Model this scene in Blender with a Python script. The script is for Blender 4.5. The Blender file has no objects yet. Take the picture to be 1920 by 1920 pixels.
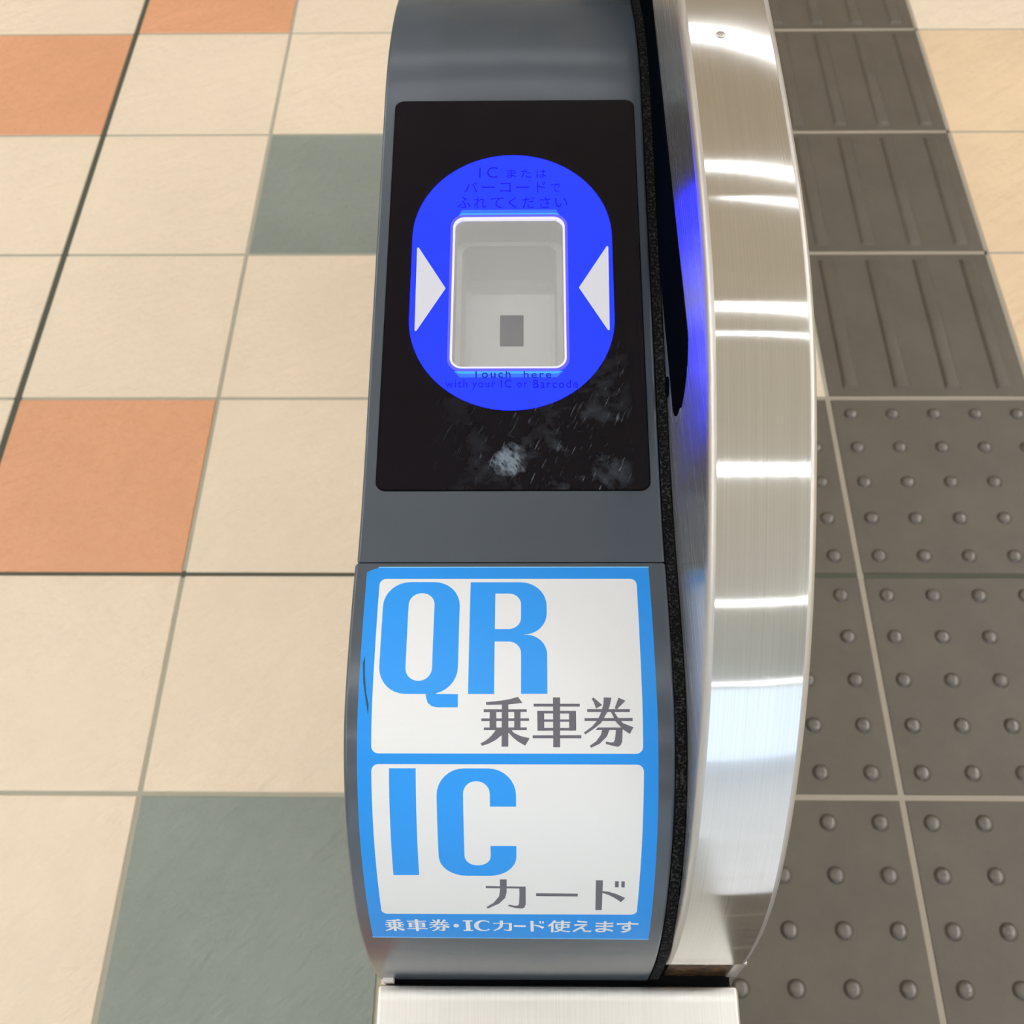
import bpy, bmesh, math, random
from mathutils import Vector, Matrix
import numpy as np
random.seed(4)
S = bpy.context.scene
C = bpy.context.collection

# ------------------------------------------------------------------ camera, world, exposure
CAMX, CAMY, CAMZ = 0.463606, -1.926531, 1.273969
cam = bpy.data.cameras.new('camera'); camo = bpy.data.objects.new('camera', cam); C.objects.link(camo)
r_ = Vector((0.99985648, 0.01036027, -0.01340463)); u_ = Vector((-0.0014034, 0.83915402, 0.54389204)); f_ = Vector((-0.01688342, 0.54379517, -0.83904813))
camo.matrix_world = Matrix(((r_.x, u_.x, -f_.x, CAMX), (r_.y, u_.y, -f_.y, CAMY), (r_.z, u_.z, -f_.z, CAMZ), (0, 0, 0, 1)))
cam.sensor_width = 36; cam.sensor_fit = 'HORIZONTAL'; cam.lens = 2065.0 / 1920 * 36; cam.clip_start = 0.02; cam.clip_end = 200
cam.dof.use_dof = True; cam.dof.focus_distance = 0.48; cam.dof.aperture_fstop = 24
S.camera = camo
S.view_settings.view_transform = 'Standard'; S.view_settings.look = 'None'; S.view_settings.gamma = 1
S.view_settings.use_curve_mapping = False
S.view_settings.exposure = 0.07
W = bpy.data.worlds.new('World'); S.world = W; W.use_nodes = True
wb = W.node_tree.nodes['Background']; wb.inputs[0].default_value = (0.72, 0.84, 1.0, 1); wb.inputs[1].default_value = 1.55
LAMP = 19.0            # radiance of the ceiling tubes
LAMPCOL = (0.98, 1.0, 1.04, 1)

# ------------------------------------------------------------------ helpers
def lin(c):
    return tuple(((v / 255) / 12.92 if v <= 10 else ((v / 255 + 0.055) / 1.055) ** 2.4) for v in c) + (1,)

def mat(name, col=(0.5, 0.5, 0.5, 1), rough=0.5, metal=0.0, emit=None, es=1.0, spec=0.5, coat=0.0):
    m = bpy.data.materials.new(name); m.use_nodes = True
    b = m.node_tree.nodes['Principled BSDF']
    b.inputs['Base Color'].default_value = col; b.inputs['Roughness'].default_value = rough; b.inputs['Metallic'].default_value = metal
    b.inputs['Specular IOR Level'].default_value = spec; b.inputs['Coat Weight'].default_value = coat
    if emit:
        b.inputs['Emission Color'].default_value = emit; b.inputs['Emission Strength'].default_value = es
    return m

def nd(m, t, **k):
    n = m.node_tree.nodes.new(t)
    for a, v in k.items():
        if a in n.inputs.keys() if hasattr(n.inputs, 'keys') else False: n.inputs[a].default_value = v
        else: setattr(n, a, v)
    return n

def noise_chain(m, scale=(1, 1, 1), rot=(0, 0, 0), nscale=10, detail=4, rough=0.6):
    tc = nd(m, 'ShaderNodeTexCoord'); mp = nd(m, 'ShaderNodeMapping'); mp.vector_type = 'TEXTURE'; scale = tuple(1 / v for v in scale); nz = nd(m, 'ShaderNodeTexNoise')
    mp.inputs['Scale'].default_value = scale; mp.inputs['Rotation'].default_value = rot
    nz.inputs['Scale'].default_value = nscale; nz.inputs['Detail'].default_value = detail; nz.inputs['Roughness'].default_value = rough
    L = m.node_tree.links
    L.new(tc.outputs['Object'], mp.inputs[0]); L.new(mp.outputs[0], nz.inputs['Vector'])
    return nz.outputs['Fac']

def ramp(m, src, stops):
    r = nd(m, 'ShaderNodeValToRGB'); m.node_tree.links.new(src, r.inputs[0])
    el = r.color_ramp.elements
    while len(el) < len(stops): el.new(0.5)
    for e, (p, c) in zip(el, stops): e.position = p; e.color = c
    return r.outputs[0]

def bump(m, src, strength, dist):
    b = nd(m, 'ShaderNodeBump'); b.inputs['Strength'].default_value = strength; b.inputs['Distance'].default_value = dist
    m.node_tree.links.new(src, b.inputs['Height'])
    m.node_tree.links.new(b.outputs[0], m.node_tree.nodes['Principled BSDF'].inputs['Normal'])

def pr(m): return m.node_tree.nodes['Principled BSDF'].inputs
def g3(v): return (v, v, v, 1)

def link(name, me, m=None, parent=None):
    o = bpy.data.objects.new(name, me); C.objects.link(o)
    if m is not None and not me.materials: me.materials.append(m)
    if parent: o.parent = parent
    return o

def empty(name, loc, rz=0.0):
    o = bpy.data.objects.new(name, None); C.objects.link(o); o.location = loc; o.rotation_euler = (0, 0, rz); return o

def tag(o, label=None, cat=None, group=None, kind=None):
    if label: o['label'] = label
    if cat: o['category'] = cat
    if group: o['group'] = group
    if kind: o['kind'] = kind
    return o

def bm_mesh(bm, name='m', smooth=True, angle=35):
    bmesh.ops.recalc_face_normals(bm, faces=bm.faces[:])
    me = bpy.data.meshes.new(name); bm.to_mesh(me); bm.free()
    if smooth:
        for p in me.polygons: p.use_smooth = True
        me.set_sharp_from_angle(angle=math.radians(angle))
    return me

def add_box(bm, x0, x1, y0, y1, z0, z1, bev=0.0, seg=2):
    r = bmesh.ops.create_cube(bm, size=1.0); vs = r['verts']
    for v in vs:
        v.co.x = x0 if v.co.x < 0 else x1; v.co.y = y0 if v.co.y < 0 else y1; v.co.z = z0 if v.co.z < 0 else z1
    if bev > 0:
        es = list({e for v in vs for e in v.link_edges})
        bmesh.ops.bevel(bm, geom=es, offset=bev, segments=seg, profile=0.5, affect='EDGES')

def box(name, dims, m, parent=None, bev=0.0, seg=2):
    bm = bmesh.new(); add_box(bm, *dims, bev=bev, seg=seg)
    return link(name, bm_mesh(bm), m, parent)

# ------------------------------------------------------------------ side profiles of the gate (metres, y forward, z up)
BP = [(.72, .80), (.66, .862), (.615, .896), (.58, .9125), (.545, .921), (.515, .9235), (.495, .9225), (.475, .919), (.44, .9115), (.40, .903),
      (.36, .8945), (.32, .886), (.28, .8775), (.255, .8735), (.235, .872), (.215, .8715), (.195, .8695), (.175, .866), (.160, .860), (.146, .850),
      (.135, .8385), (.125, .8235), (.115, .803), (.107, .780), (.102, .755), (.1, .73), (.1, .70), (.1, .66)]
GP = [(.80, .985), (.70, .997), (.6, 1.004), (.52, 1.006), (.44, 1.0055), (.40, 1.0053), (.37, 1.0045), (.34, 1.0025), (.315, 1.0), (.292, .9955),
      (.27, .989), (.25, .980), (.23, .968), (.21, .954), (.19, .938), (.172, .9205), (.156, .902), (.143, .883), (.131, .862), (.121, .841),
      (.112, .817), (.106, .79), (.1025, .76), (.1015, .73), (.1015, .70), (.1015, .66)]

def dense(P, n=12):
    P = np.array(P); out = []
    for i in range(len(P) - 1):
        p0 = P[max(i - 1, 0)]; p1 = P[i]; p2 = P[i + 1]; p3 = P[min(i + 2, len(P) - 1)]
        for k in range(n):
            t = k / n
            out.append(.5 * ((2 * p1) + (-p0 + p2) * t + (2 * p0 - 5 * p1 + 4 * p2 - p3) * t * t + (-p0 + 3 * p1 - 3 * p2 + p3) * t ** 3))
    out.append(P[-1]); o = np.array(out)
    for _ in range(30): o[1:-1] = .25 * o[:-2] + .5 * o[1:-1] + .25 * o[2:]
    return o
BD = dense(BP); GD = dense(GP)
_d = np.hypot(*np.diff(BD, axis=0).T); SB = np.r_[0, np.cumsum(_d)]; SB -= np.interp(-.235, -BD[:, 0], SB)

def surf(u, s, off=0.0):
    """point on the top of the gate housing: u across (mm), s along the skin (mm, 0 at the seam), off outward (mm)"""
    def at(q): return np.array([np.interp(q / 1000, SB, BD[:, 0]), np.interp(q / 1000, SB, BD[:, 1])])
    p = at(s); a = at(s - 2); b = at(s + 2); t = (b - a) / np.hypot(*(b - a)); n = (-t[1], t[0])
    if n[1] < 0 or (abs(n[1]) < 1e-6 and n[0] > 0): n = (-n[0], -n[1])
    return Vector((u / 1000, p[0] + n[0] * off / 1000, p[1] + n[1] * off / 1000))

def resample(P, step, y0=None, y1=None):
    """thin a dense profile (y falling along it), cut exactly at y0 / y1"""
    P = np.array(P)
    def cutat(v): return np.array([v, np.interp(-v, -P[:, 0], P[:, 1])])
    Q = [p for p in P if (y0 is None or p[0] > y0 + 1e-4) and (y1 is None or p[0] < y1 - 1e-4)]
    if y1 is not None: Q = [cutat(y1)] + Q
    out = [Q[0]]
    for p in Q[1:]:
        if np.hypot(*(p - out[-1])) >= step: out.append(p)
    end = cutat(y0) if y0 is not None else Q[-1]
    if np.hypot(*(end - out[-1])) < step * .4: out[-1] = end
    else: out.append(end)
    return [tuple(p) for p in out]

def extrude_side(loop, x0, x1, bev=0.0015, seg=3, angle=32):
    """closed loop of (y,z) swept across x, its two rims rounded"""
    bm = bmesh.new(); A = [bm.verts.new((x0, y, z)) for y, z in loop]; Bv = [bm.verts.new((x1, y, z)) for y, z in loop]; n = len(loop)
    fa = bm.faces.new(A); fb = bm.faces.new(Bv[::-1])
    for i in range(n): bm.faces.new((A[i], A[(i + 1) % n], Bv[(i + 1) % n], Bv[i]))
    bmesh.ops.recalc_face_normals(bm, faces=bm.faces[:])
    if bev:
        es = [e for e in bm.edges if (fa in e.link_faces) or (fb in e.link_faces)]
        bmesh.ops.bevel(bm, geom=es, offset=bev, segments=seg, profile=0.5, affect='EDGES', clamp_overlap=True)
    me = bm_mesh(bm, angle=angle)
    return me

# ------------------------------------------------------------------ flat shapes laid on the skin
def fillet(pts, n=8):
    """polygon with a radius per corner: (x, y, r)"""
    out = []; N = len(pts)
    for i in range(N):
        x, y = pts[i][:2]; r = pts[i][2] if len(pts[i]) > 2 else 0
        if r <= 0: out.append((x, y)); continue
        p = Vector((x, y)); a = Vector(pts[i - 1][:2]) - p; b = Vector(pts[(i + 1) % N][:2]) - p
        la, lb = a.length, b.length; a.normalize(); b.normalize(); ang = a.angle(b); t = min(r / math.tan(ang / 2), la, lb); r2 = t * math.tan(ang / 2)
        c = p + (a + b).normalized() * (r2 / math.sin(ang / 2))
        s, e = p + a * t - c, p + b * t - c
        a0 = math.atan2(s.y, s.x); d = math.atan2(e.y, e.x) - a0
        while d > math.pi: d -= 2 * math.pi
        while d < -math.pi: d += 2 * math.pi
        for k in range(n + 1): out.append((c.x + r2 * math.cos(a0 + d * k / n), c.y + r2 * math.sin(a0 + d * k / n)))
    return out

def rrect(x0, x1, y0, y1, r): return fillet([(x0, y0, r), (x1, y0, r), (x1, y1, r), (x0, y1, r)])

def flat_mesh(loops):
    cu = bpy.data.curves.new('c', 'CURVE'); cu.dimensions = '2D'; cu.fill_mode = 'BOTH'
    for lp in loops:
        sp = cu.splines.new('POLY'); sp.points.add(len(lp) - 1); sp.use_cyclic_u = True
        for p, q in zip(sp.points, lp): p.co = (q[0], q[1], 0, 1)
    return curve_mesh(cu)

def curve_mesh(cu):
    o = bpy.data.objects.new('c', cu); C.objects.link(o)
    bpy.context.view_layer.update()
    me = bpy.data.meshes.new_from_object(o.evaluated_get(bpy.context.evaluated_depsgraph_get()))
    bpy.data.objects.remove(o); bpy.data.curves.remove(cu)
    return me

def lay(meshes, lo, hi, step=4.0, wrap=surf):
    """2D meshes (u,s in mm) -> thin plates with real thickness lying on the skin between offsets lo and hi"""
    big = bmesh.new(); k = 0
    for me in meshes:
        bm = bmesh.new(); bm.from_mesh(me); bpy.data.meshes.remove(me)
        bmesh.ops.remove_doubles(bm, verts=bm.verts[:], dist=1e-4)
        ys = [v.co.y for v in bm.verts]
        if not ys: bm.free(); continue
        y = math.floor(min(ys) / step) * step + step if step > 0 else 1e9
        while y < max(ys):
            bmesh.ops.bisect_plane(bm, geom=bm.verts[:] + bm.edges[:] + bm.faces[:], plane_co=(0, y, 0), plane_no=(0, 1, 0), dist=1e-5); y += step
        h = hi + 0.004 * k; k = (k + 1) % 12
        fs = bm.faces[:]
        r = bmesh.ops.extrude_face_region(bm, geom=fs)
        top = {v for v in r['geom'] if isinstance(v, bmesh.types.BMVert)}
        for v in bm.verts:
            v.co = wrap(v.co.x, v.co.y, h if v in top else lo)
        tmp = bpy.data.meshes.new('t'); bm.to_mesh(tmp); bm.free(); big.from_mesh(tmp); bpy.data.meshes.remove(tmp)
    bmesh.ops.recalc_face_normals(big, faces=big.faces[:])
    me = bpy.data.meshes.new('plate'); big.to_mesh(me); big.free()
    return me

def glyph(ch, u0, s0, u1, s1, bold=0.0, space=1.0):
    cu = bpy.data.curves.new('t', 'FONT'); cu.body = ch; cu.size = 1; cu.offset = bold; cu.space_character = space; cu.fill_mode = 'FRONT'; cu.resolution_u = 5
    me = curve_mesh(cu)
    if not me.vertices: return me
    xs = [v.co.x for v in me.vertices]; ys = [v.co.y for v in me.vertices]
    a, b, c, d = min(xs), max(xs), min(ys), max(ys)
    for v in me.vertices:
        v.co.x = u0 + (v.co.x - a) / max(b - a, 1e-6) * (u1 - u0); v.co.y = s1 + (v.co.y - c) / max(d - c, 1e-6) * (s0 - s1)
    return me

# ------------------------------------------------------------------ materials
M = {}
def brushed(name, col, rough, aniso=0.75, lines=1.0, axis='X', sc=(2300, 7, 7)):
    m = mat(name, col, rough, 1.0)
    f = noise_chain(m, sc, nscale=1.0, detail=3)
    c = ramp(m, f, [(0.3, tuple(v * 0.93 for v in col[:3]) + (1,)), (0.7, tuple(min(1, v * 1.06) for v in col[:3]) + (1,))])
    m.node_tree.links.new(c, pr(m)['Base Color'])
    rr = ramp(m, f, [(0.3, g3(rough * 0.9)), (0.7, g3(rough * 1.12))]); m.node_tree.links.new(rr, pr(m)['Roughness'])
    pr(m)['Anisotropic'].default_value = aniso
    pr(m)['Anisotropic Rotation'].default_value = 0.25
    t = nd(m, 'ShaderNodeTangent'); t.direction_type = 'RADIAL'; t.axis = axis
    m.node_tree.links.new(t.outputs[0], pr(m)['Tangent'])
    return m
M['steel'] = brushed('brushed_stainless', (0.74, 0.73, 0.70, 1), 0.11, 1.0)
M['steel_edge'] = mat('polished_stainless', (0.55, 0.525, 0.48, 1), 0.45, 1.0)
M['steel_wall'] = brushed('satin_stainless', (0.66, 0.68, 0.71, 1), 0.25, 0.9, 0.3, axis='Z', sc=(6, 6, 1500))

m = mat('slate_grey_paint', lin((70, 78, 86)), 0.22, 0.0, spec=0.5)
f = noise_chain(m, nscale=1800, detail=2); bump(m, f, 0.06, 0.0002)
M['housing'] = m

m = mat('felt', (0.012, 0.012, 0.013, 1), 0.95, spec=0.1)
f = noise_chain(m, nscale=900, detail=5)
m.node_tree.links.new(ramp(m, f, [(0.5, g3(0.006)), (0.78, g3(0.10))]), pr(m)['Base Color']); bump(m, f, 1.0, 0.002)
M['felt'] = m
M['gap'] = mat('dark_gap', (0.004, 0.004, 0.005, 1), 0.8, spec=0.1)
M['blackglass'] = mat('black_window_acrylic', (0.002, 0.003, 0.004, 1), 0.6, spec=0.0)

# black touch panel: smudges and fine scratches that stay on the glass
m = mat('scuffed_black_glass', (0.004, 0.003, 0.006, 1), 0.10, spec=0.2)
L = m.node_tree.links
sc = noise_chain(m, (900, 90, 90), (0, 0, -0.42), nscale=1.0, detail=3)
sm = noise_chain(m, nscale=55, detail=6, rough=0.65)
tc = nd(m, 'ShaderNodeTexCoord'); sx = nd(m, 'ShaderNodeSeparateXYZ'); L.new(tc.outputs['Object'], sx.inputs[0])
my = nd(m, 'ShaderNodeMapRange'); my.inputs[1].default_value = 0.36; my.inputs[2].default_value = 0.285; L.new(sx.outputs['Y'], my.inputs[0])
mx = nd(m, 'ShaderNodeMapRange'); mx.inputs[1].default_value = -0.045; mx.inputs[2].default_value = 0.03; L.new(sx.outputs['X'], mx.inputs[0])
mx2 = nd(m, 'ShaderNodeMapRange'); mx2.inputs[1].default_value = 0.047; mx2.inputs[2].default_value = 0.040; L.new(sx.outputs['X'], mx2.inputs[0])
def mul(a, b):
    n = nd(m, 'ShaderNodeMath'); n.operation = 'MULTIPLY'
    for i, v in enumerate((a, b)):
        if isinstance(v, (int, float)): n.inputs[i].default_value = v
        else: L.new(v, n.inputs[i])
    return n.outputs[0]
def addn(a, b):
    n = nd(m, 'ShaderNodeMath'); n.operation = 'ADD'; n.use_clamp = True; L.new(a, n.inputs[0]); L.new(b, n.inputs[1]); return n.outputs[0]
region = mul(mul(my.outputs[0], mx.outputs[0]), mx2.outputs[0])
scr = ramp(m, sc, [(0.63, g3(0)), (0.72, g3(1))]); smu = ramp(m, sm, [(0.52, g3(0)), (0.85, g3(1))])
dust = mul(addn(mul(scr, 0.9), mul(smu, 0.55)), region)
# one pale thumb smear near the middle of the lower edge
vd = nd(m, 'ShaderNodeVectorMath'); vd.operation = 'DISTANCE'; L.new(tc.outputs['Object'], vd.inputs[0]); vd.inputs[1].default_value = (-0.0085, 0.2835, 0.8784)
wn = nd(m, 'ShaderNodeTexNoise'); wn.inputs['Scale'].default_value = 130; wn.inputs['Detail'].default_value = 4; L.new(tc.outputs['Object'], wn.inputs['Vector'])
wv = nd(m, 'ShaderNodeVectorMath'); wv.operation = 'MULTIPLY_ADD'; L.new(wn.outputs['Color'], wv.inputs[0]); wv.inputs[1].default_value = (0.016, 0.012, 0); wv.inputs[2].default_value = (-0.008, -0.006, 0)
wa = nd(m, 'ShaderNodeVectorMath'); wa.operation = 'ADD'; L.new(tc.outputs['Object'], wa.inputs[0]); L.new(wv.outputs[0], wa.inputs[1]); L.new(wa.outputs[0], vd.inputs[0])
bl = nd(m, 'ShaderNodeMapRange'); bl.inputs[1].default_value = 0.0085; bl.inputs[2].default_value = 0.004; L.new(vd.outputs['Value'], bl.inputs[0])
sm2 = noise_chain(m, (700, 250, 250), (0, 0, 0.6), nscale=1.0, detail=5)
blob = mul(bl.outputs[0], ramp(m, sm2, [(0.35, g3(0.0)), (0.7, g3(1))]))
dust2 = addn(dust, mul(blob, 1.6))
mixc = nd(m, 'ShaderNodeMix'); mixc.data_type = 'RGBA'; L.new(dust2, mixc.inputs[0])
mixc.inputs[6].default_value = (0.004, 0.003, 0.006, 1); mixc.inputs[7].default_value = (0.17, 0.21, 0.25, 1)
L.new(mixc.outputs[2], pr(m)['Base Color'])
M['panel'] = m

def glow(name, col, s): return mat(name, tuple(v * 0.1 for v in col[:3]) + (1,), 0.4, 0, emit=col, es=s, spec=0.15)
M['blue'] = glow('backlit_blue', (0.0030, 0.0083, 1.0, 1), 6.0)
M['bluetext'] = glow('dim_blue_lettering', (0.006, 0.010, 0.50, 1), 0.9)
M['blueframe'] = glow('blue_lit_frame', (0.13, 0.12, 1.0, 1), 1.0)
M['cyan'] = glow('cyan_glow_strip', (0.05, 0.42, 1.0, 1), 1.0)
M['cyan2'] = glow('pale_blue_glow_strip', (0.045, 0.16, 1.0, 1), 1.0)
M['whiteglow'] = glow('white_lit_rim', (0.80, 0.78, 0.95, 1), 1.0)
M['arrow'] = glow('backlit_white_mark', (0.62, 0.61, 0.66, 1), 1.0)
M['cavity'] = mat('white_plastic_added_glow', (0.74, 0.74, 0.72, 1), 0.5, emit=(1, 1, 0.98, 1), es=0.08)  # slight emission added to the walls to brighten the well
M['scanner'] = mat('scanner_window_grey', (0.36, 0.37, 0.39, 1), 0.2)
m = bpy.data.materials.new('clear_cover_glass'); m.use_nodes = True; nt = m.node_tree; nt.nodes.clear()
out = nt.nodes.new('ShaderNodeOutputMaterial'); tr = nt.nodes.new('ShaderNodeBsdfTransparent'); gl = nt.nodes.new('ShaderNodeBsdfGlossy'); fr = nt.nodes.new('ShaderNodeFresnel'); mx_ = nt.nodes.new('ShaderNodeMixShader')
gl.inputs['Roughness'].default_value = 0.05; fr.inputs[0].default_value = 1.4
nt.links.new(fr.outputs[0], mx_.inputs[0]); nt.links.new(tr.outputs[0], mx_.inputs[1]); nt.links.new(gl.outputs[0], mx_.inputs[2]); nt.links.new(mx_.outputs[0], out.inputs[0])
M['glass'] = m

def vinyl(name, rgb): return mat(name, lin(rgb), 0.38, spec=0.35)
M['vblue'] = vinyl('blue_vinyl', (28, 138, 222)); M['vwhite'] = vinyl('white_vinyl', (216, 217, 216)); M['vletter'] = vinyl('blue_ink', (38, 144, 228)); M['vgrey'] = vinyl('grey_ink', (98, 96, 104))
M['vedge'] = vinyl('cut_vinyl_edge', (120, 190, 240)); M['marker'] = mat('dark_teal_marker', lin((8, 66, 88)), 0.5)

# tiles
def tile_mat(name, rgb, var=0.05, rough=0.42):
    m = mat(name, lin(rgb), rough, spec=0.4); c = lin(rgb)
    a = noise_chain(m, nscale=2.2, detail=5); L = m.node_tree.links
    r = ramp(m, a, [(0.3, tuple(v * (1 - var) for v in c[:3]) + (1,)), (0.7, tuple(min(1, v * (1 + var)) for v in c[:3]) + (1,))])
    L.new(r, pr(m)['Base Color'])
    h = noise_chain(m, (9, 26, 9), (0, 0, 0.75), nscale=1.6, detail=6, rough=0.6); bump(m, h, 0.9, 0.008)
    return m
M['cream'] = tile_mat('cream_tile', (226, 209, 184), 0.04)
M['tan'] = tile_mat('tan_tile', (218, 192, 156), 0.10)
M['orange'] = tile_mat('terracotta_tile', (216, 158, 118), 0.07)
M['green'] = tile_mat('grey_green_tile', (133, 140, 131), 0.10)
M['grout'] = mat('grey_grout', lin((166, 162, 144)), 0.9)
M['joint'] = mat('dark_expansion_joint', lin((76, 76, 63)), 0.8)
M['grout_pale'] = mat('pale_grout', lin((158, 149, 134)), 0.9)
m = mat('grey_brown_paver', lin((93, 86, 75)), 0.45, spec=0.4)
a = noise_chain(m, nscale=9, detail=8, rough=0.7); c = lin((93, 86, 75))[:3]
m.node_tree.links.new(ramp(m, a, [(0.3, tuple(v * 0.86 for v in c) + (1,)), (0.7, tuple(v * 1.12 for v in c) + (1,))]), pr(m)['Base Color'])
a = noise_chain(m, nscale=160, detail=5, rough=0.7); bump(m, a, 0.25, 0.0012)
M['paver'] = m
m = mat('polished_paver_relief', lin((92, 85, 76)), 0.24, spec=0.8); bump(m, noise_chain(m, nscale=160, detail=3), 0.12, 0.0008)
M['relief'] = m

# ------------------------------------------------------------------ setting: floor
T = 0.30
GR = 0.0055
def chamfer_tile(bm, x0, x1, y0, y1, mi, top=0.0, ch=0.0012, dep=0.0022):
    a = [bm.verts.new((x, y, -dep)) for x, y in ((x0, y0), (x1, y0), (x1, y1), (x0, y1))]
    m_ = [bm.verts.new((x, y, top - ch)) for x, y in ((x0, y0), (x1, y0), (x1, y1), (x0, y1))]
    t = [bm.verts.new((x, y, top)) for x, y in ((x0 + ch, y0 + ch), (x1 - ch, y0 + ch), (x1 - ch, y1 - ch), (x0 + ch, y1 - ch))]
    fs = [bm.faces.new(t)]
    for i in range(4):
        j = (i + 1) % 4
        fs.append(bm.faces.new((a[i], a[j], m_[j], m_[i]))); fs.append(bm.faces.new((m_[i], m_[j], t[j], t[i])))
    for f in fs: f.material_index = mi
CI, OI, GI, TI, GRI, JI, PI_ = range(7)
seen = {(-1, -1): OI, (-2, -1): CI, (0, -1): CI, (-2, 0): OI, (-1, 0): CI, (0, 0): CI, (0, 1): GI, (-1, 1): CI, (-2, 1): CI,
        (-1, 3): OI, (0, 5): GI, (-1, 5): CI, (4, 1): TI, (4, 2): TI, (4, 0): TI, (4, -1): CI}
def tactile(i, j): return (i == 3 and j <= 2) or (2 <= i <= 4 and 3 <= j <= 8)
bm = bmesh.new()
for i in range(-14, 17):
    for j in range(-22, 39):
        if tactile(i, j) and -4 <= j <= 8: continue
        if (i, j) in seen: mi = seen[(i, j)]
        elif -3 <= i <= 5 and -2 <= j <= 6: mi = CI
        else:
            q = random.random(); mi = CI if q < 0.72 else (OI if q < 0.84 else GI)
            if j >= 9: mi = 7  # rear rows: daylight on the floor is put into a paler, cooler colour
        x0 = i * T + GR / 2; x1 = (i + 1) * T - GR / 2
        if i == -2: x1 -= 0.002
        if i == -1: x0 += 0.002
        chamfer_tile(bm, x0, x1, -(j + 1) * T + GR / 2, -j * T - GR / 2, mi)
# bed under the tiles, joints as strips of their own depth
for f in (lambda: add_box(bm, -14 * T, 17 * T, -39 * T, 22 * T, -0.10, -0.0016),): 
    n0 = len(bm.faces); f()
    bm.faces.ensure_lookup_table()
    for k in range(n0, len(bm.faces)): bm.faces[k].material_index = GRI
def strip(x0, x1, y0, y1, z, mi):
    f = bm.faces.new([bm.verts.new(p) for p in ((x0, y0, z), (x1, y0, z), (x1, y1, z), (x0, y1, z))]); f.material_index = mi
strip(-T - 0.006, -T + 0.006, -39 * T, 22 * T, -0.0012, JI)
strip(-14 * T, 17 * T, -4 * T - 0.005, -4 * T + 0.005, -0.0011, JI)
for j in range(-3, 4): strip(3 * T, 4 * T, -j * T - 0.004, -j * T + 0.004, -0.0010, PI_)
strip(4 * T - 0.004, 4 * T + 0.004, -3 * T, 4 * T, -0.0010, PI_)
for i in (3, 4): strip(i * T - 0.004, i * T + 0.004, -9 * T, -3 * T, -0.0010, PI_)
for j in (3, 5, 6, 7): strip(2 * T, 5 * T, -j * T - 0.004, -j * T + 0.004, -0.00095, PI_)
me = bpy.data.meshes.new('floor'); bm.to_mesh(me); bm.free()
floor = link('floor', me); tag(floor, kind='structure')
M['pale'] = tile_mat('daylight_toned_tile', (224, 228, 234), 0.03, 0.3)
for k in ('cream', 'orange', 'green', 'tan', 'grout', 'joint', 'grout_pale', 'pale'): me.materials.append(M[k])

# tactile paving tiles: parts of the floor
def prism(bm, cx, cy, hx, hy, z0, z1, sl):
    b = [bm.verts.new((cx + a * hx, cy + c * hy, z0)) for a, c in ((-1, -1), (1, -1), (1, 1), (-1, 1))]
    t = [bm.verts.new((cx + a * (hx - sl), cy + c * (hy - sl), z1)) for a, c in ((-1, -1), (1, -1), (1, 1), (-1, 1))]
    fs = [bm.faces.new(t)] + [bm.faces.new((b[i], b[(i + 1) % 4], t[(i + 1) % 4], t[i])) for i in range(4)]
    es = list({e for f in fs for e in f.edges if all(v in t for v in e.verts) or (e.verts[0] in b) != (e.verts[1] in b)})
    bmesh.ops.bevel(bm, geom=es, offset=0.0018, segments=2, profile=0.5, affect='EDGES')
def dome(bm, cx, cy, r0, r1, h, n=20):
    prof = [(r0, -0.0005), (r0 - 0.0006, 0.0006)] + [(r1 + (r0 - 0.001 - r1) * math.cos(a), h * 0.97 * math.sin(a)) for a in [math.pi / 2 * k / 6 for k in range(1, 6)]] + [(r1 * 0.6, h)]
    rings = [[bm.verts.new((cx + r * math.cos(2 * math.pi * k / n), cy + r * math.sin(2 * math.pi * k / n), z)) for k in range(n)] for r, z in prof]
    for a, b in zip(rings, rings[1:]):
        for k in range(n): bm.faces.new((a[k], a[(k + 1) % n], b[(k + 1) % n], b[k]))
    bm.faces.new(rings[-1])
def paver_mesh(kind):
    bm = bmesh.new(); h = (T - 0.007) / 2
    add_box(bm, -h, h, -h, h, -0.02, 0.0, bev=0.0009, seg=1)
    if kind == 'bars':
        for k in range(4): prism(bm, -0.1125 + 0.075 * k, 0, 0.0125, 0.134, -0.0003, 0.0048, 0.0042)
    else:
        for a in range(5):
            for b in range(5): dome(bm, -0.12 + 0.06 * a, -0.12 + 0.06 * b, 0.0108, 0.0025, 0.0058)
    return bm_mesh(bm, angle=40)
pm = {'bars': paver_mesh('bars'), 'domes': paver_mesh('domes')}
for k in pm:
    pm[k].materials.append(M['paver']); pm[k].materials.append(M['relief'])
    for p in pm[k].polygons:
        if p.center.z > 0.0004 and k == 'domes': p.material_index = 1
for i in range(2, 5):
    for j in range(-4, 9):
        if not tactile(i, j): continue
        kind = 'bars' if j <= 2 else 'domes'
        o = link('tactile_tile', pm[kind], None, floor); o.location = ((i + .5) * T, -(j + .5) * T, 0.0)
        o['label'] = 'dark grey brown guide tile with %s' % ('four raised bars' if kind == 'bars' else 'rows of raised round studs')

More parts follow.
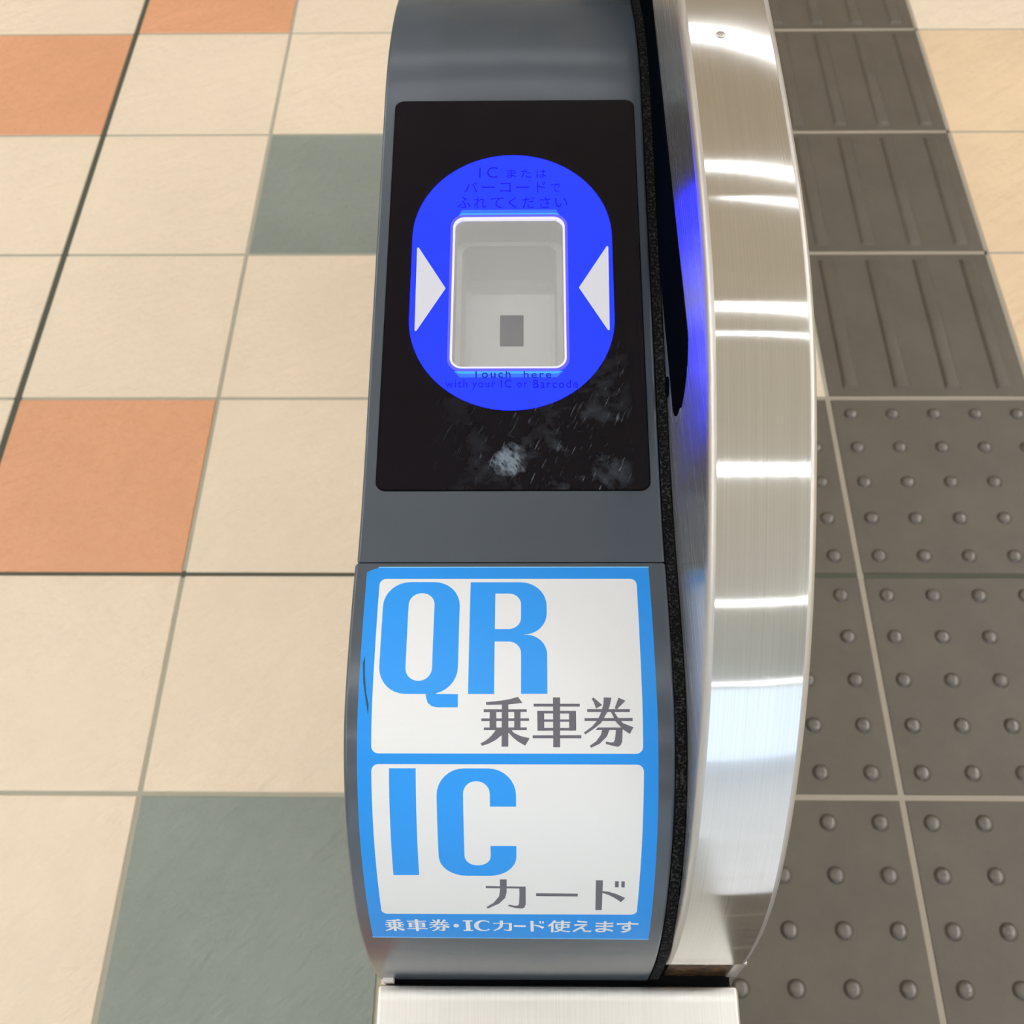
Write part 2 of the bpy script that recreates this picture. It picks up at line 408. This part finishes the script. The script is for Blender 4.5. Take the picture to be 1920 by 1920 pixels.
# ------------------------------------------------------------------ setting: hall around (out of frame, seen in reflections)
M['ceil'] = mat('matt_white_ceiling', (0.74, 0.70, 0.60, 1), 0.9)
M['wall'] = mat('beige_wall', (0.62, 0.58, 0.50, 1), 0.8)
tag(box('ceiling', (-4.2, 5.1, -11.3, 6.6, 3.25, 3.35), M['ceil']), kind='structure')
tag(box('wall_left', (-4.3, -4.2, -11.3, 6.6, -0.1, 3.35), M['wall']), kind='structure')
tag(box('wall_right', (5.1, 5.2, -11.3, 6.6, -0.1, 3.35), M['wall']), kind='structure')
tag(box('wall_front', (-4.3, 5.2, 6.6, 6.7, -0.1, 3.35), M['wall']), kind='structure')
M['tube'] = mat('lit_diffuser', (0.8, 0.8, 0.8, 1), 0.5, emit=LAMPCOL, es=LAMP)
M['trimw'] = mat('white_enamel', (0.7, 0.7, 0.7, 1), 0.4)
def ceiling_light(y, w, x0=-3.7, x1=4.6, label=''):
    t = empty('ceiling_light', (0, CAMY + y, 3.25))
    tag(t, label, 'light', 'linear ceiling lights across the hall')
    box('fixture_body', (x0, x1, -w / 2 - 0.02, w / 2 + 0.02, -0.05, 0.0), M['trimw'], t)
    box('diffuser', (x0 + 0.02, x1 - 0.02, -w / 2, w / 2, -0.058, -0.050), M['tube'], t)
for y, w, xa, lb in ((3.5, .035, -3.7, 'long ceiling light nearest the front wall'), (2.09, .025, -3.7, 'long ceiling light second from the front wall'),
                 (1.65, .007, 0.85, 'narrow ceiling light over the right side of the hall'),
                 (.39, .05, -3.7, 'long ceiling light above the gate reader'), (.05, .004, -3.7, 'narrowest ceiling light beside the one above the gate reader'),
                 (-1.33, .035, -3.7, 'long ceiling light just behind the gate front'), (-3.5, .025, -3.7, 'long ceiling light in the middle of the rear half'),
                 (-8.3, .03, -3.7, 'long ceiling light nearest the open rear side')):
    ceiling_light(y, w, x0=xa, label=lb)
for x, lb in ((-2.6, 'added unseen fill light running along the left wall'), (3.5, 'added unseen fill light running along the right wall')):
    t = empty('ceiling_light', (x, -2.0, 3.25)); tag(t, lb, 'light', 'added fill lights along the side walls')  # unseen fixtures added to light the floor sides evenly
    box('fixture_body', (-.14, .14, -3.8, 3.8, -.05, 0.0), M['trimw'], t)
    box('diffuser', (-.12, .12, -3.78, 3.78, -.058, -.050), M['tube'], t)

# ------------------------------------------------------------------ the ticket gate
gate = empty('ticket_gate', (CAMX, CAMY, 0), math.radians(0.2))
tag(gate, 'grey ticket gate with blue lit reader, blue and white sticker and steel side guard', 'ticket gate')
X0, X1 = -0.0728, 0.0577

# upper housing with the reader well cut out
up = resample(BD, 0.004, y0=0.2353)
loop = up + [(0.2353, .706), (.76, .706)]
me = extrude_side(loop, X0, X1, bev=0.0016)
housing = link('reader_housing', me, M['housing'], gate)
# cutter for the well
PO = surf(0, -141, 0); PT = (surf(0, -143, 0) - surf(0, -139, 0)).normalized(); PN = Vector((0, -PT.z, PT.y))
if PN.z < 0: PN = -PN
def plane(u, s, off=0.0):
    """straight reader panel plane: same coordinates as surf()"""
    p = PO + PT * ((-141 - s) / 1000) + PN * (off / 1000); return Vector((u / 1000, p.y, p.z))
def well(loops_offs, closed_bottom=True, top_cap=True):
    bm = bmesh.new(); rings = []
    for lp, off in loops_offs: rings.append([bm.verts.new(plane(u, s, off)) for u, s in lp])
    for a, b in zip(rings, rings[1:]):
        n = len(a)
        for k in range(n): bm.faces.new((a[k], a[(k + 1) % n], b[(k + 1) % n], b[k]))
    if top_cap: bm.faces.new(rings[0])
    if closed_bottom: bm.faces.new(rings[-1])
    return bm
bm = well([(rrect(-38.5, 20.3, -179.5, -91.5, 7), 6), (rrect(-38.5, 20.3, -179.5, -91.5, 7), -60)])
cut = link('cut', bm_mesh(bm, smooth=False), None, gate)
md = housing.modifiers.new('b', 'BOOLEAN'); md.object = cut; md.operation = 'DIFFERENCE'; md.solver = 'EXACT'
bpy.context.view_layer.update()
nm = bpy.data.meshes.new_from_object(housing.evaluated_get(bpy.context.evaluated_depsgraph_get()))
housing.modifiers.clear(); housing.data = nm
bpy.data.objects.remove(cut)

# front cover below the seam
lo = [p for p in resample(BD, 0.003, y1=0.2347) if p[1] > .704]
loop = lo + [(0.1, .703), (0.2347, .703)]
link('front_cover', extrude_side(loop, X0 - 0.0007, X1 + 0.0002, bev=0.0016), M['housing'], gate)
box('seam_filler', (X0 + .002, X1 - .002, 0.230, 0.240, 0.71, 0.8700), M['gap'], gate)

# felt strip beside the housing
fp = [(y, z - 0.0006) for y, z in resample(BD, 0.004) if z > .706]
fl = fp + [(0.1, .706), (.3, .706), (.72, .706)]
link('felt_strip', extrude_side(fl, X1 + 0.0003, 0.0621, bev=0.0), M['felt'], gate)

# side guard: tall curved fin
GX0, GX1 = 0.0625, 0.1003
gl_ = [(1.42, .80), (1.415, .86), (1.39, .93), (1.34, .975), (1.26, .998), (1.15, 1.004), (.95, 1.0055)] + [(p[0], p[1]) for p in resample(GD, 0.004) if p[1] > .7345 and p[0] < .62]
inner = []
loop = gl_ + [(0.1015, .734), (0.112, .734), (0.112, .704), (1.42, .704)]
def inset(loop, d):
    """offset an open (y,z) polyline towards the inside of the fin"""
    out = []
    for k in range(len(loop)):
        a = np.array(loop[max(k - 1, 0)]); b = np.array(loop[min(k + 1, len(loop) - 1)]); t = (b - a) / np.hypot(*(b - a))
        n = np.array([t[1], -t[0]])
        if n @ (np.array([0.6, 0.75]) - np.array(loop[k])) < 0: n = -n
        q = np.array(loop[k]) + n * d; out.append((float(q[0]), float(q[1])))
    return out
ins = inset(gl_, 0.006)
ins = [q for q in ins if q[1] > .7405]
shell = gl_ + [(0.1015, .734), (0.1075, .734)] + ins[::-1]
def rounded_shell(outer, rest, x0, x1, b, seg=6):
    """closed loop outer + rest swept across x; the outer run gets quarter-round rims of radius b"""
    bm = bmesh.new(); rings = []
    steps = [(x0 + b * (1 - math.cos(a)), b * (1 - math.sin(a))) for a in [math.pi / 2 * k / seg for k in range(seg + 1)]]
    steps += [(x1 - (x - x0), d) for x, d in steps[::-1]]
    for x, d in steps:
        lp = (inset(outer, d) if d > 1e-9 else outer) + rest
        rings.append([bm.verts.new((x, y, z)) for y, z in lp])
    n = len(rings[0])
    for a, c in zip(rings, rings[1:]):
        for k in range(n): bm.faces.new((a[k], a[(k + 1) % n], c[(k + 1) % n], c[k]))
    bm.faces.new(rings[0]); bm.faces.new(rings[-1])
    return bm_mesh(bm, angle=40)
guard = link('side_guard', rounded_shell(gl_, [(0.1015, .734), (0.1075, .734)] + ins[::-1], GX0, GX1, 0.0027), M['steel'], gate)
guard.data.materials.append(M['steel_edge'])
for p in guard.data.polygons:
    nx = abs(p.normal.x)
    if nx > 0.12: p.material_index = 1
ins2 = inset(gl_, 0.0055); ins2 = [q for q in ins2 if q[1] > .739]
body = ins2 + [(0.112, .734), (0.112, .704), (1.40, .704)]
link('guard_wall', extrude_side(body, GX0 + 0.0001, GX1 - 0.0006, bev=0.0), M['steel_wall'], gate)
# rusty recess below the guard lip
m = mat('rusty_seam', (0.06, 0.04, 0.025, 1), 0.5, 0.6)
f = noise_chain(m, nscale=260, detail=5)
m.node_tree.links.new(ramp(m, f, [(0.4, (0.02, 0.016, 0.012, 1)), (0.62, (0.16, 0.085, 0.03, 1)), (0.8, (0.35, 0.3, 0.22, 1))]), pr(m)['Base Color'])
M['rust'] = m
box('guard_foot', (GX0 + .003, GX1 - .003, 0.1030, 0.13, 0.690, 0.7338), M['rust'], gate)
box('guard_cheek', (0.0945, GX1, 0.1015, 0.113, 0.703, 0.7355), M['steel_edge'], gate, bev=0.001)
bm = bmesh.new()
bmesh.ops.create_uvsphere(bm, u_segments=16, v_segments=8, radius=0.0021, matrix=Matrix.Translation((0.0776, 0.4030, 1.0054)) @ Matrix.Diagonal((1, 1, .35, 1)))
link('rivet', bm_mesh(bm), M['steel_edge'], guard)
# sensor window in the guard wall: long black stadium slot, its rounded nose towards the user
def slot(y0, y1, z0, z1, x0, x1, n=12):
    r = (z1 - z0) / 2; cz = (z0 + z1) / 2; lp = []
    for k in range(n + 1):
        a = math.pi / 2 + math.pi * k / n; lp.append((y0 + r * .62 + r * .62 * math.cos(a), cz + r * math.sin(a)))
    lp += [(y1, z0), (y1, z1)]
    return extrude_side(lp, x0, x1, bev=0.0)
link('window_bezel', slot(.2818, .95, .8990, .9300, GX0 - .0003, GX0 + .001), M['steel_edge'], gate)
link('sensor_window', slot(.2813, .949, .8997, .9487, GX0 - .0005, GX0 + .002), M['blackglass'], gate)
bm = bmesh.new(); bmesh.ops.create_cone(bm, cap_ends=True, segments=16, radius1=.0045, radius2=.0045, depth=.0012, matrix=Matrix.Translation((GX0 - .0001, .316, .8895)) @ Matrix.Rotation(math.pi / 2, 4, 'Y'))
link('sensor_eye', bm_mesh(bm), M['blackglass'], gate)

# lower cabinet and its crowned front cap
cabm = brushed('warm_brushed_steel', (0.60, 0.585, 0.545, 1), 0.42, 0.5)
cap = [(.0978, .69), (.0978, .7015), (.0968, .7038), (.0945, .7044), (.090, .7039), (.080, .7029), (.06, .7012), (.02, .6995), (-.05, .698), (-.20, .692), (-.27, .688), (-.305, .66), (-.315, .62), (-.315, .05), (.0978, .05)]
link('front_cap', extrude_side(cap[::-1], -0.0735, 0.1004, bev=0.0022, seg=3), cabm, gate)
box('cabinet', (-0.0715, 0.0990, 0.125, 1.43, 0.05, 0.7028), M['steel'], gate, bev=0.001)
box('base_gap', (-0.070, 0.0975, 0.0985, 0.125, 0.05, 0.698), M['gap'], gate)  # solid near-black block: the shade of the gap is put into its colour
box('plinth', (-0.066, 0.094, -0.29, 1.41, 0.0005, 0.0502), M['gap'], gate)
box('hinge_tab', (-0.0705, -0.0655, 0.0984, 0.1008, 0.7005, 0.7075), mat('bare_metal_tab', (0.75, 0.70, 0.66, 1), 0.5), gate)

# reader panel
disc = [(-7.7 + 47.7 * math.cos(a), -165.5 - 47.7 * math.sin(a)) for a in [math.pi * k / 40 for k in range(41)]] + \
       [(-7.7 - 47.7 * math.cos(a), -121.0 + 47.7 * math.sin(a)) for a in [math.pi * k / 40 for k in range(41)]]
hole = rrect(-37.2, 18.9, -178.0, -93.0, 6.5)
panel = link('touch_panel', lay([flat_mesh([rrect(-66.6, 52.9, -247.0, -34.8, 4.2), hole])], -1.2, 0.55, step=6), M['panel'], gate)
panel['label'] = 'scuffed black glass reader panel'
for p in panel.data.polygons: p.use_smooth = False
link('panel_gasket', lay([flat_mesh([rrect(-67.1, 53.4, -247.6, -34.2, 4.6), rrect(-66.6, 52.9, -247.0, -34.8, 4.2)])], -0.6, 0.12, step=6), M['gap'], gate)
link('light_disc', lay([flat_mesh([disc, hole])], 0.4, 0.72, step=6), M['blue'], panel)['label'] = 'glowing blue oval light'
h2 = rrect(-36.0, 17.6, -176.7, -94.3, 5.6)
h3 = rrect(-35.1, 16.7, -175.7, -95.3, 4.8)
fr_ = link('window_frame', lay([flat_mesh([hole, h2])], -1.0, 1.1, step=0), M['blueframe'], panel)
link('glow_rim', lay([flat_mesh([h2, h3])], -1.0, 1.0, step=0), M['whiteglow'], panel)
# glow around the window put into stepped emissive strips, top and bottom
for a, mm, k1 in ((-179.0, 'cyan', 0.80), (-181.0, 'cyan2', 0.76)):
    link('glow_strip', lay([flat_mesh([[(-33.5, -177.9), (15.2, -177.9), (13.5, a), (-31.8, a)]])], 0.5, k1, step=0), M[mm], panel)
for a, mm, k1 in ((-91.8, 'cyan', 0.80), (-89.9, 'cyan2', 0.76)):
    link('glow_strip', lay([flat_mesh([[(-34.0, -93.1), (16.0, -93.1), (13.0, a), (-31.2, a)]])], 0.5, k1, step=0), M[mm], panel)
ar = []
ar.append(flat_mesh([fillet([(-53.0, -161.0, .5), (-38.8, -137.0, .4), (-52.6, -112.8, .5)])])); 
link('arrow_mark', lay(ar, 0.6, 0.86, step=0), M['arrow'], panel)['label'] = 'white triangle pointing right'
link('arrow_mark', lay([flat_mesh([fillet([(38.2, -161.2, .5), (23.8, -137.1, .4), (37.6, -112.9, .5)])])], 0.6, 0.86, step=0), M['arrow'], panel)['label'] = 'white triangle pointing left'
TX1 = [('I',-24.0,-205.9,-23.2,-199.8), ('C',-20.1,-206.2,-14.9,-199.8), ('ま',-10.5,-204.7,-5.7,-199.8), ('た',-3.5,-204.7,1.6,-199.7), ('は',4.2,-204.8,9.0,-199.7), ('バ',-30.9,-197.2,-24.5,-191.3), ('ー',-22.5,-194.6,-16.2,-193.8), ('コ',-13.7,-196.7,-8.4,-191.3), ('ー',-6.0,-194.5,0.4,-193.7), ('ド',4.3,-197.2,8.7,-191.0), ('で',11.1,-196.1,15.8,-191.0), ('ふ',-34.3,-188.7,-27.9,-182.1), ('れ',-26.3,-188.6,-20.3,-182.1), ('て',-18.0,-188.1,-12.0,-182.0), ('く',-9.5,-188.3,-5.6,-182.0), ('だ',-2.8,-188.4,3.3,-181.9), ('さ',5.7,-188.3,10.7,-181.9), ('い',13.1,-187.7,19.1,-182.4), 
]
TX2 = [('Touch',-25.4,-93.6,-8.1,-89.7), ('here',-2.1,-93.1,10.4,-89.6), ('with',-37.7,-88.6,-27.7,-84.8), ('your',-25.4,-87.3,-15.0,-83.7), ('IC',-12.5,-88.6,-7.6,-84.7), ('or',-5.1,-87.3,-0.5,-84.7), ('Barcode',2.3,-88.5,22.4,-84.5), 
]
link('lettering', lay([glyph(c, a, b, d, e, bold=0.0) for c, a, b, d, e in TX1], 0.6, 0.80, step=0), M['bluetext'], panel)['label'] = 'dark blue Japanese writing above the window'
link('lettering', lay([glyph(c, a, b, d, e, bold=0.002, space=1.25) for c, a, b, d, e in TX2], 0.6, 0.92, step=0), M['bluetext'], panel)['label'] = 'dark blue English writing below the window'
# the well below the window
wl = well([(h3, 0.2), (h3, -18), (rrect(-32.6, 14.1, -173.6, -97.4, 5), -18.6), (rrect(-32.0, 13.6, -173.0, -98.0, 5), -48), (rrect(-29.5, 11.0, -170.5, -100.5, 4), -50)], top_cap=False)
wm = bm_mesh(wl, angle=30)
link('scan_well', wm, M['cavity'], panel)['label'] = 'white recessed scanning well'
sm_ = link('scanner_eye', lay([flat_mesh([rrect(-14.5, -2.4, -152.7, -134.6, .5)])], -50.2, -49.7, step=0, wrap=plane), M['scanner'], panel)
link('cover_glass', lay([flat_mesh([h3])], -1.2, -0.4, step=0, wrap=plane), M['glass'], panel)

# ------------------------------------------------------------------ sticker
def F(pts): return flat_mesh([pts])
sheet = fillet([(-68.0, 4.6, 0), (-66.2, 3.6, 0), (-63.0, 2.3, 0), (50.4, 2.3, 0), (51.8, 184.3, .3), (-67.9, 183.2, .3)])
st = link('sticker', lay([F(sheet)], 0.0, 0.12, step=3), M['vblue'], gate); st['label'] = 'blue and white QR and IC card sticker'
link('white_panel', lay([F(rrect(-62.3, 45.0, 7.8, 80.9, 2.8)), F(rrect(-62.3, 45.3, 85.2, 163.2, 2.8))], 0.10, 0.17, step=3), M['vwhite'], st)
for q in ([(-68.2, 182.9), (51.9, 184.1), (51.9, 184.6), (-68.2, 183.4)], [(-63.2, 2.0), (50.5, 2.0), (50.5, 2.5), (-63.2, 2.5)]):
    link('sheet_edge', lay([flat_mesh([q])], 0.0, 0.16, step=3), M['vedge'], st)
def letters(name, loops_list, m, lo_=0.15, hi_=0.20, label=None):
    o = link(name, lay([flat_mesh(l) for l in loops_list], lo_, hi_, step=3), m, st)
    if label: o['label'] = label
    return o
Qo = rrect(-60.2, -28.45, 9.3, 57.7, 11.0); Qi = rrect(-49.6, -38.9, 14.5, 52.4, 5.3)
Qt = fillet([(-42.5, 56.5), (-41.2, 57.2), (-40.9, 59.2), (-40.2, 61.2), (-38.6, 62.5), (-36.4, 63.0), (-28.2, 63.0), (-28.2, 57.75), (-36.8, 57.65), (-38.0, 56.5)])
letters('letter_q', [[Qo, Qi], [Qt]], M['vletter'])
Ro = fillet([(-24.2, 9.4, 0), (7.4, 9.4, 10.8), (7.4, 32.95, 9.2), (-1.9, 32.95, 0), (-1.9, 33.05, 0), (7.45, 33.05, 8.5), (7.45, 57.6, 0), (-3.1, 57.6, 0), (-3.1, 36.0, 5.0), (-13.8, 36.0, 0), (-13.8, 57.7, 0), (-24.2, 57.7, 0)], n=10)
Ri = fillet([(-13.8, 14.7, 0), (-3.15, 14.7, 5.0), (-3.15, 30.6, 5.0), (-13.8, 30.6, 0)])
letters('letter_r', [[Ro, Ri]], M['vletter'])
letters('letter_i', [[[(-55.3, 86.8), (-44.7, 86.8), (-45.0, 137.5), (-55.6, 137.6)]]], M['vletter'])
Co = fillet([(-36.6, 86.8, 11), (-5.1, 86.8, 11), (-5.1, 102.7, 0), (-15.5, 102.7, 0), (-15.5, 92.0, 5.2), (-26.1, 92.0, 5.2), (-26.1, 131.8, 5.2), (-15.5, 131.8, 5.2), (-15.5, 121.3, 0), (-5.1, 121.3, 0), (-5.1, 137.8, 11), (-36.6, 137.8, 11)])
letters('letter_c', [[Co]], M['vletter'])
GLY = {
    'jo':[[(-17.1, 60.9), (-12.7, 60.5), (-8.0, 59.8), (-4.3, 58.8), (-2.5, 61.2), (-8.0, 61.8), (-16.9, 62.0)], [(-10.7, 60.7), (-8.1, 60.7), (-8.1, 71.8), (-8.1, 78.2), (-10.8, 78.2), (-10.7, 71.8)], [(-17.9, 63.7), (-0.8, 63.7), (-0.8, 64.7), (-17.9, 64.8)], [(-18.8, 67.3), (0.1, 67.2), (0.1, 68.2), (-18.8, 68.3)], [(-17.8, 70.8), (-0.8, 70.7), (-0.8, 71.8), (-17.8, 71.8)], [(-15.5, 64.0), (-12.9, 64.0), (-12.8, 71.6), (-15.5, 71.6)], [(-5.8, 64.0), (-3.3, 64.0), (-3.3, 71.6), (-5.8, 71.6)], [(-13.0, 71.6), (-9.7, 71.6), (-9.7, 72.9), (-10.8, 73.8), (-13.0, 75.6), (-15.7, 77.0), (-18.5, 77.9), (-19.1, 77.0), (-16.8, 75.7), (-14.8, 74.0), (-13.6, 72.5)], [(-9.0, 71.6), (-7.0, 71.6), (-5.8, 72.9), (-3.2, 74.1), (0.3, 74.9), (-1.4, 77.8), (-4.0, 76.4), (-6.1, 74.8), (-7.9, 72.9), (-9.0, 72.5)]],
    'sha':[[(9.6, 59.0), (12.4, 59.0), (12.3, 78.4), (9.6, 78.4)], [(1.9, 61.5), (20.2, 61.5), (20.2, 62.6), (1.9, 62.6)], [(3.3, 64.3), (18.7, 64.3), (18.7, 65.3), (3.3, 65.3)], [(3.3, 64.3), (6.1, 64.3), (6.1, 72.0), (3.4, 72.0)], [(15.9, 64.3), (18.7, 64.3), (18.7, 71.9), (15.9, 72.0)], [(5.5, 67.6), (16.4, 67.6), (16.3, 68.5), (5.5, 68.5)], [(3.4, 70.9), (18.7, 70.9), (18.7, 71.9), (3.4, 72.0)], [(1.5, 73.8), (20.7, 73.7), (20.7, 74.9), (1.5, 74.9)]],
    'ken':[[(25.0, 59.5), (25.7, 59.0), (29.1, 62.0), (26.6, 63.4), (25.9, 61.2)], [(29.8, 59.0), (32.8, 59.1), (32.0, 62.5), (30.9, 65.0), (28.6, 68.9), (25.7, 71.2), (22.3, 73.4), (21.7, 72.7), (25.0, 70.3), (27.2, 67.8), (28.7, 64.6), (29.5, 61.8)], [(35.6, 59.1), (38.4, 60.3), (34.9, 63.6), (34.0, 63.3)], [(23.1, 63.6), (40.0, 63.6), (39.9, 64.7), (23.1, 64.7)], [(22.0, 67.1), (41.0, 67.0), (41.0, 68.2), (22.0, 68.2)], [(32.3, 64.4), (33.8, 64.7), (35.2, 66.9), (37.3, 69.1), (41.3, 70.6), (39.8, 73.2), (37.3, 71.6), (34.4, 68.6), (33.2, 66.1)], [(27.2, 70.7), (37.1, 70.7), (37.1, 71.7), (26.3, 71.7)], [(29.0, 71.4), (31.9, 71.4), (30.8, 74.2), (27.8, 77.1), (24.5, 78.6), (24.0, 77.8), (26.6, 76.0), (28.4, 73.5)], [(34.3, 71.4), (37.0, 71.4), (36.8, 76.0), (36.1, 77.6), (35.1, 78.2), (32.9, 77.8), (30.4, 77.1), (30.3, 76.1), (32.2, 76.5), (33.3, 76.4), (33.8, 75.7), (34.2, 73.2)]],
    'ka':[[(-17.9, 144.0), (-11.9, 144.2), (-4.0, 144.3), (-1.4, 144.3), (-1.4, 145.5), (-17.9, 145.4)], [(-12.0, 139.9), (-9.2, 139.9), (-9.3, 147.9), (-10.0, 151.7), (-12.5, 155.5), (-17.4, 159.1), (-17.9, 158.0), (-14.8, 155.0), (-12.5, 150.6), (-12.0, 146.4)], [(-4.1, 144.6), (-1.4, 144.4), (-1.4, 156.0), (-2.0, 158.3), (-3.2, 159.0), (-5.7, 158.6), (-8.8, 157.2), (-8.4, 156.2), (-6.1, 157.0), (-4.7, 156.9), (-4.2, 155.7), (-4.0, 149.0)]],
    'bo':[[(2.9, 148.5), (20.2, 148.7), (20.2, 150.5), (2.9, 150.4)]],
    'do':[[(27.4, 140.3), (30.3, 140.3), (30.5, 159.8), (27.8, 159.8)], [(30.3, 146.9), (33.0, 147.4), (36.4, 149.0), (39.9, 151.4), (38.3, 154.2), (35.9, 151.7), (33.1, 149.5), (30.3, 148.1)], [(35.3, 140.8), (36.8, 140.8), (36.9, 144.5), (35.4, 144.5)], [(37.9, 140.8), (39.3, 140.9), (39.4, 144.6), (38.0, 144.5)]],
}
def smooth_poly(p): return p
def place(key, box4=None, thick=0.0):
    P = GLY[key]
    if box4 is None: return [[list(q)] for q in P]
    xs = [x for q in P for x, y in q]; ys = [y for q in P for x, y in q]
    a, b, c, d = min(xs), max(xs), min(ys), max(ys); u0, s0, u1, s1 = box4
    return [[[(u0 + (x - a) / (b - a) * (u1 - u0), s0 + (y - c) / (d - c) * (s1 - s0)) for x, y in q]] for q in P]
letters('kanji_lettering', place('jo') + place('sha') + place('ken'), M['vgrey'], label='dark grey kanji under the QR letters')
letters('katakana_lettering', place('ka') + place('bo') + place('do'), M['vgrey'], label='dark grey katakana under the IC letters')
row = place('jo', (-61.8, 167.3, -53.4, 177.3)) + place('sha', (-52.4, 167.4, -43.6, 177.3)) + place('ken', (-42.8, 167.5, -34.0, 177.2))
row += place('ka', (-15.3, 168.2, -7.4, 176.9)); row += [[[(-6.5, 172.0), (-1.4, 172.2), (-1.4, 173.3), (-6.5, 173.1)]]]; row += place('do', (0.5, 168.4, 6.5, 177.2))
row += [[[(-31.2 + 1.15 * math.cos(a), 172.5 + 1.4 * math.sin(a)) for a in [2 * math.pi * k / 20 for k in range(20)]]]]
row += [[[(-27.1, 168.2), (-25.2, 168.2), (-25.2, 176.8), (-27.1, 176.8)]], [[(-28.2, 168.1), (-24.1, 168.1), (-24.1, 168.9), (-28.2, 168.9)]], [[(-28.2, 176.2), (-24.1, 176.2), (-24.1, 177.0), (-28.2, 177.0)]]]
Cc = []
for k in range(25):
    a = math.radians(42 + 276 * k / 24); Cc.append((-19.7 + 3.9 * math.cos(a), 172.5 - 4.5 * math.sin(a)))
for k in range(25):
    a = math.radians(318 - 276 * k / 24); Cc.append((-19.2 + 2.5 * math.cos(a), 172.5 - 3.8 * math.sin(a)))
row += [[Cc]]
meshes = [flat_mesh(l) for l in row] + [glyph('使', 7.9, 167.8, 17.4, 177.7, bold=0.0), glyph('使', 8.05, 167.8, 17.55, 177.7), glyph('使', 8.2, 167.85, 17.7, 177.75), glyph('え', 18.5, 168.0, 26.7, 177.6, bold=0.014), glyph('ま', 28.3, 168.5, 36.2, 177.7, bold=0.012), glyph('す', 37.4, 168.5, 46.5, 178.1, bold=0.012)]
o = link('caption_lettering', lay(meshes, 0.10, 0.18, step=3), M['vwhite'], st); o['label'] = 'small white Japanese writing along the lower edge'
link('marker_streak', lay([F([(-66.2, 42.0), (-65.8, 50.0), (-64.9, 57.0), (-63.7, 62.0), (-63.8, 66.0), (-65.0, 60.0), (-66.3, 53.0), (-66.9, 45.0)])], 0.1, 0.16, step=3), M['marker'], st)

for o in bpy.data.objects:
    if o.type == 'MESH' and o.parent is None and 'kind' not in o and 'label' not in o: print('untagged', o.name)
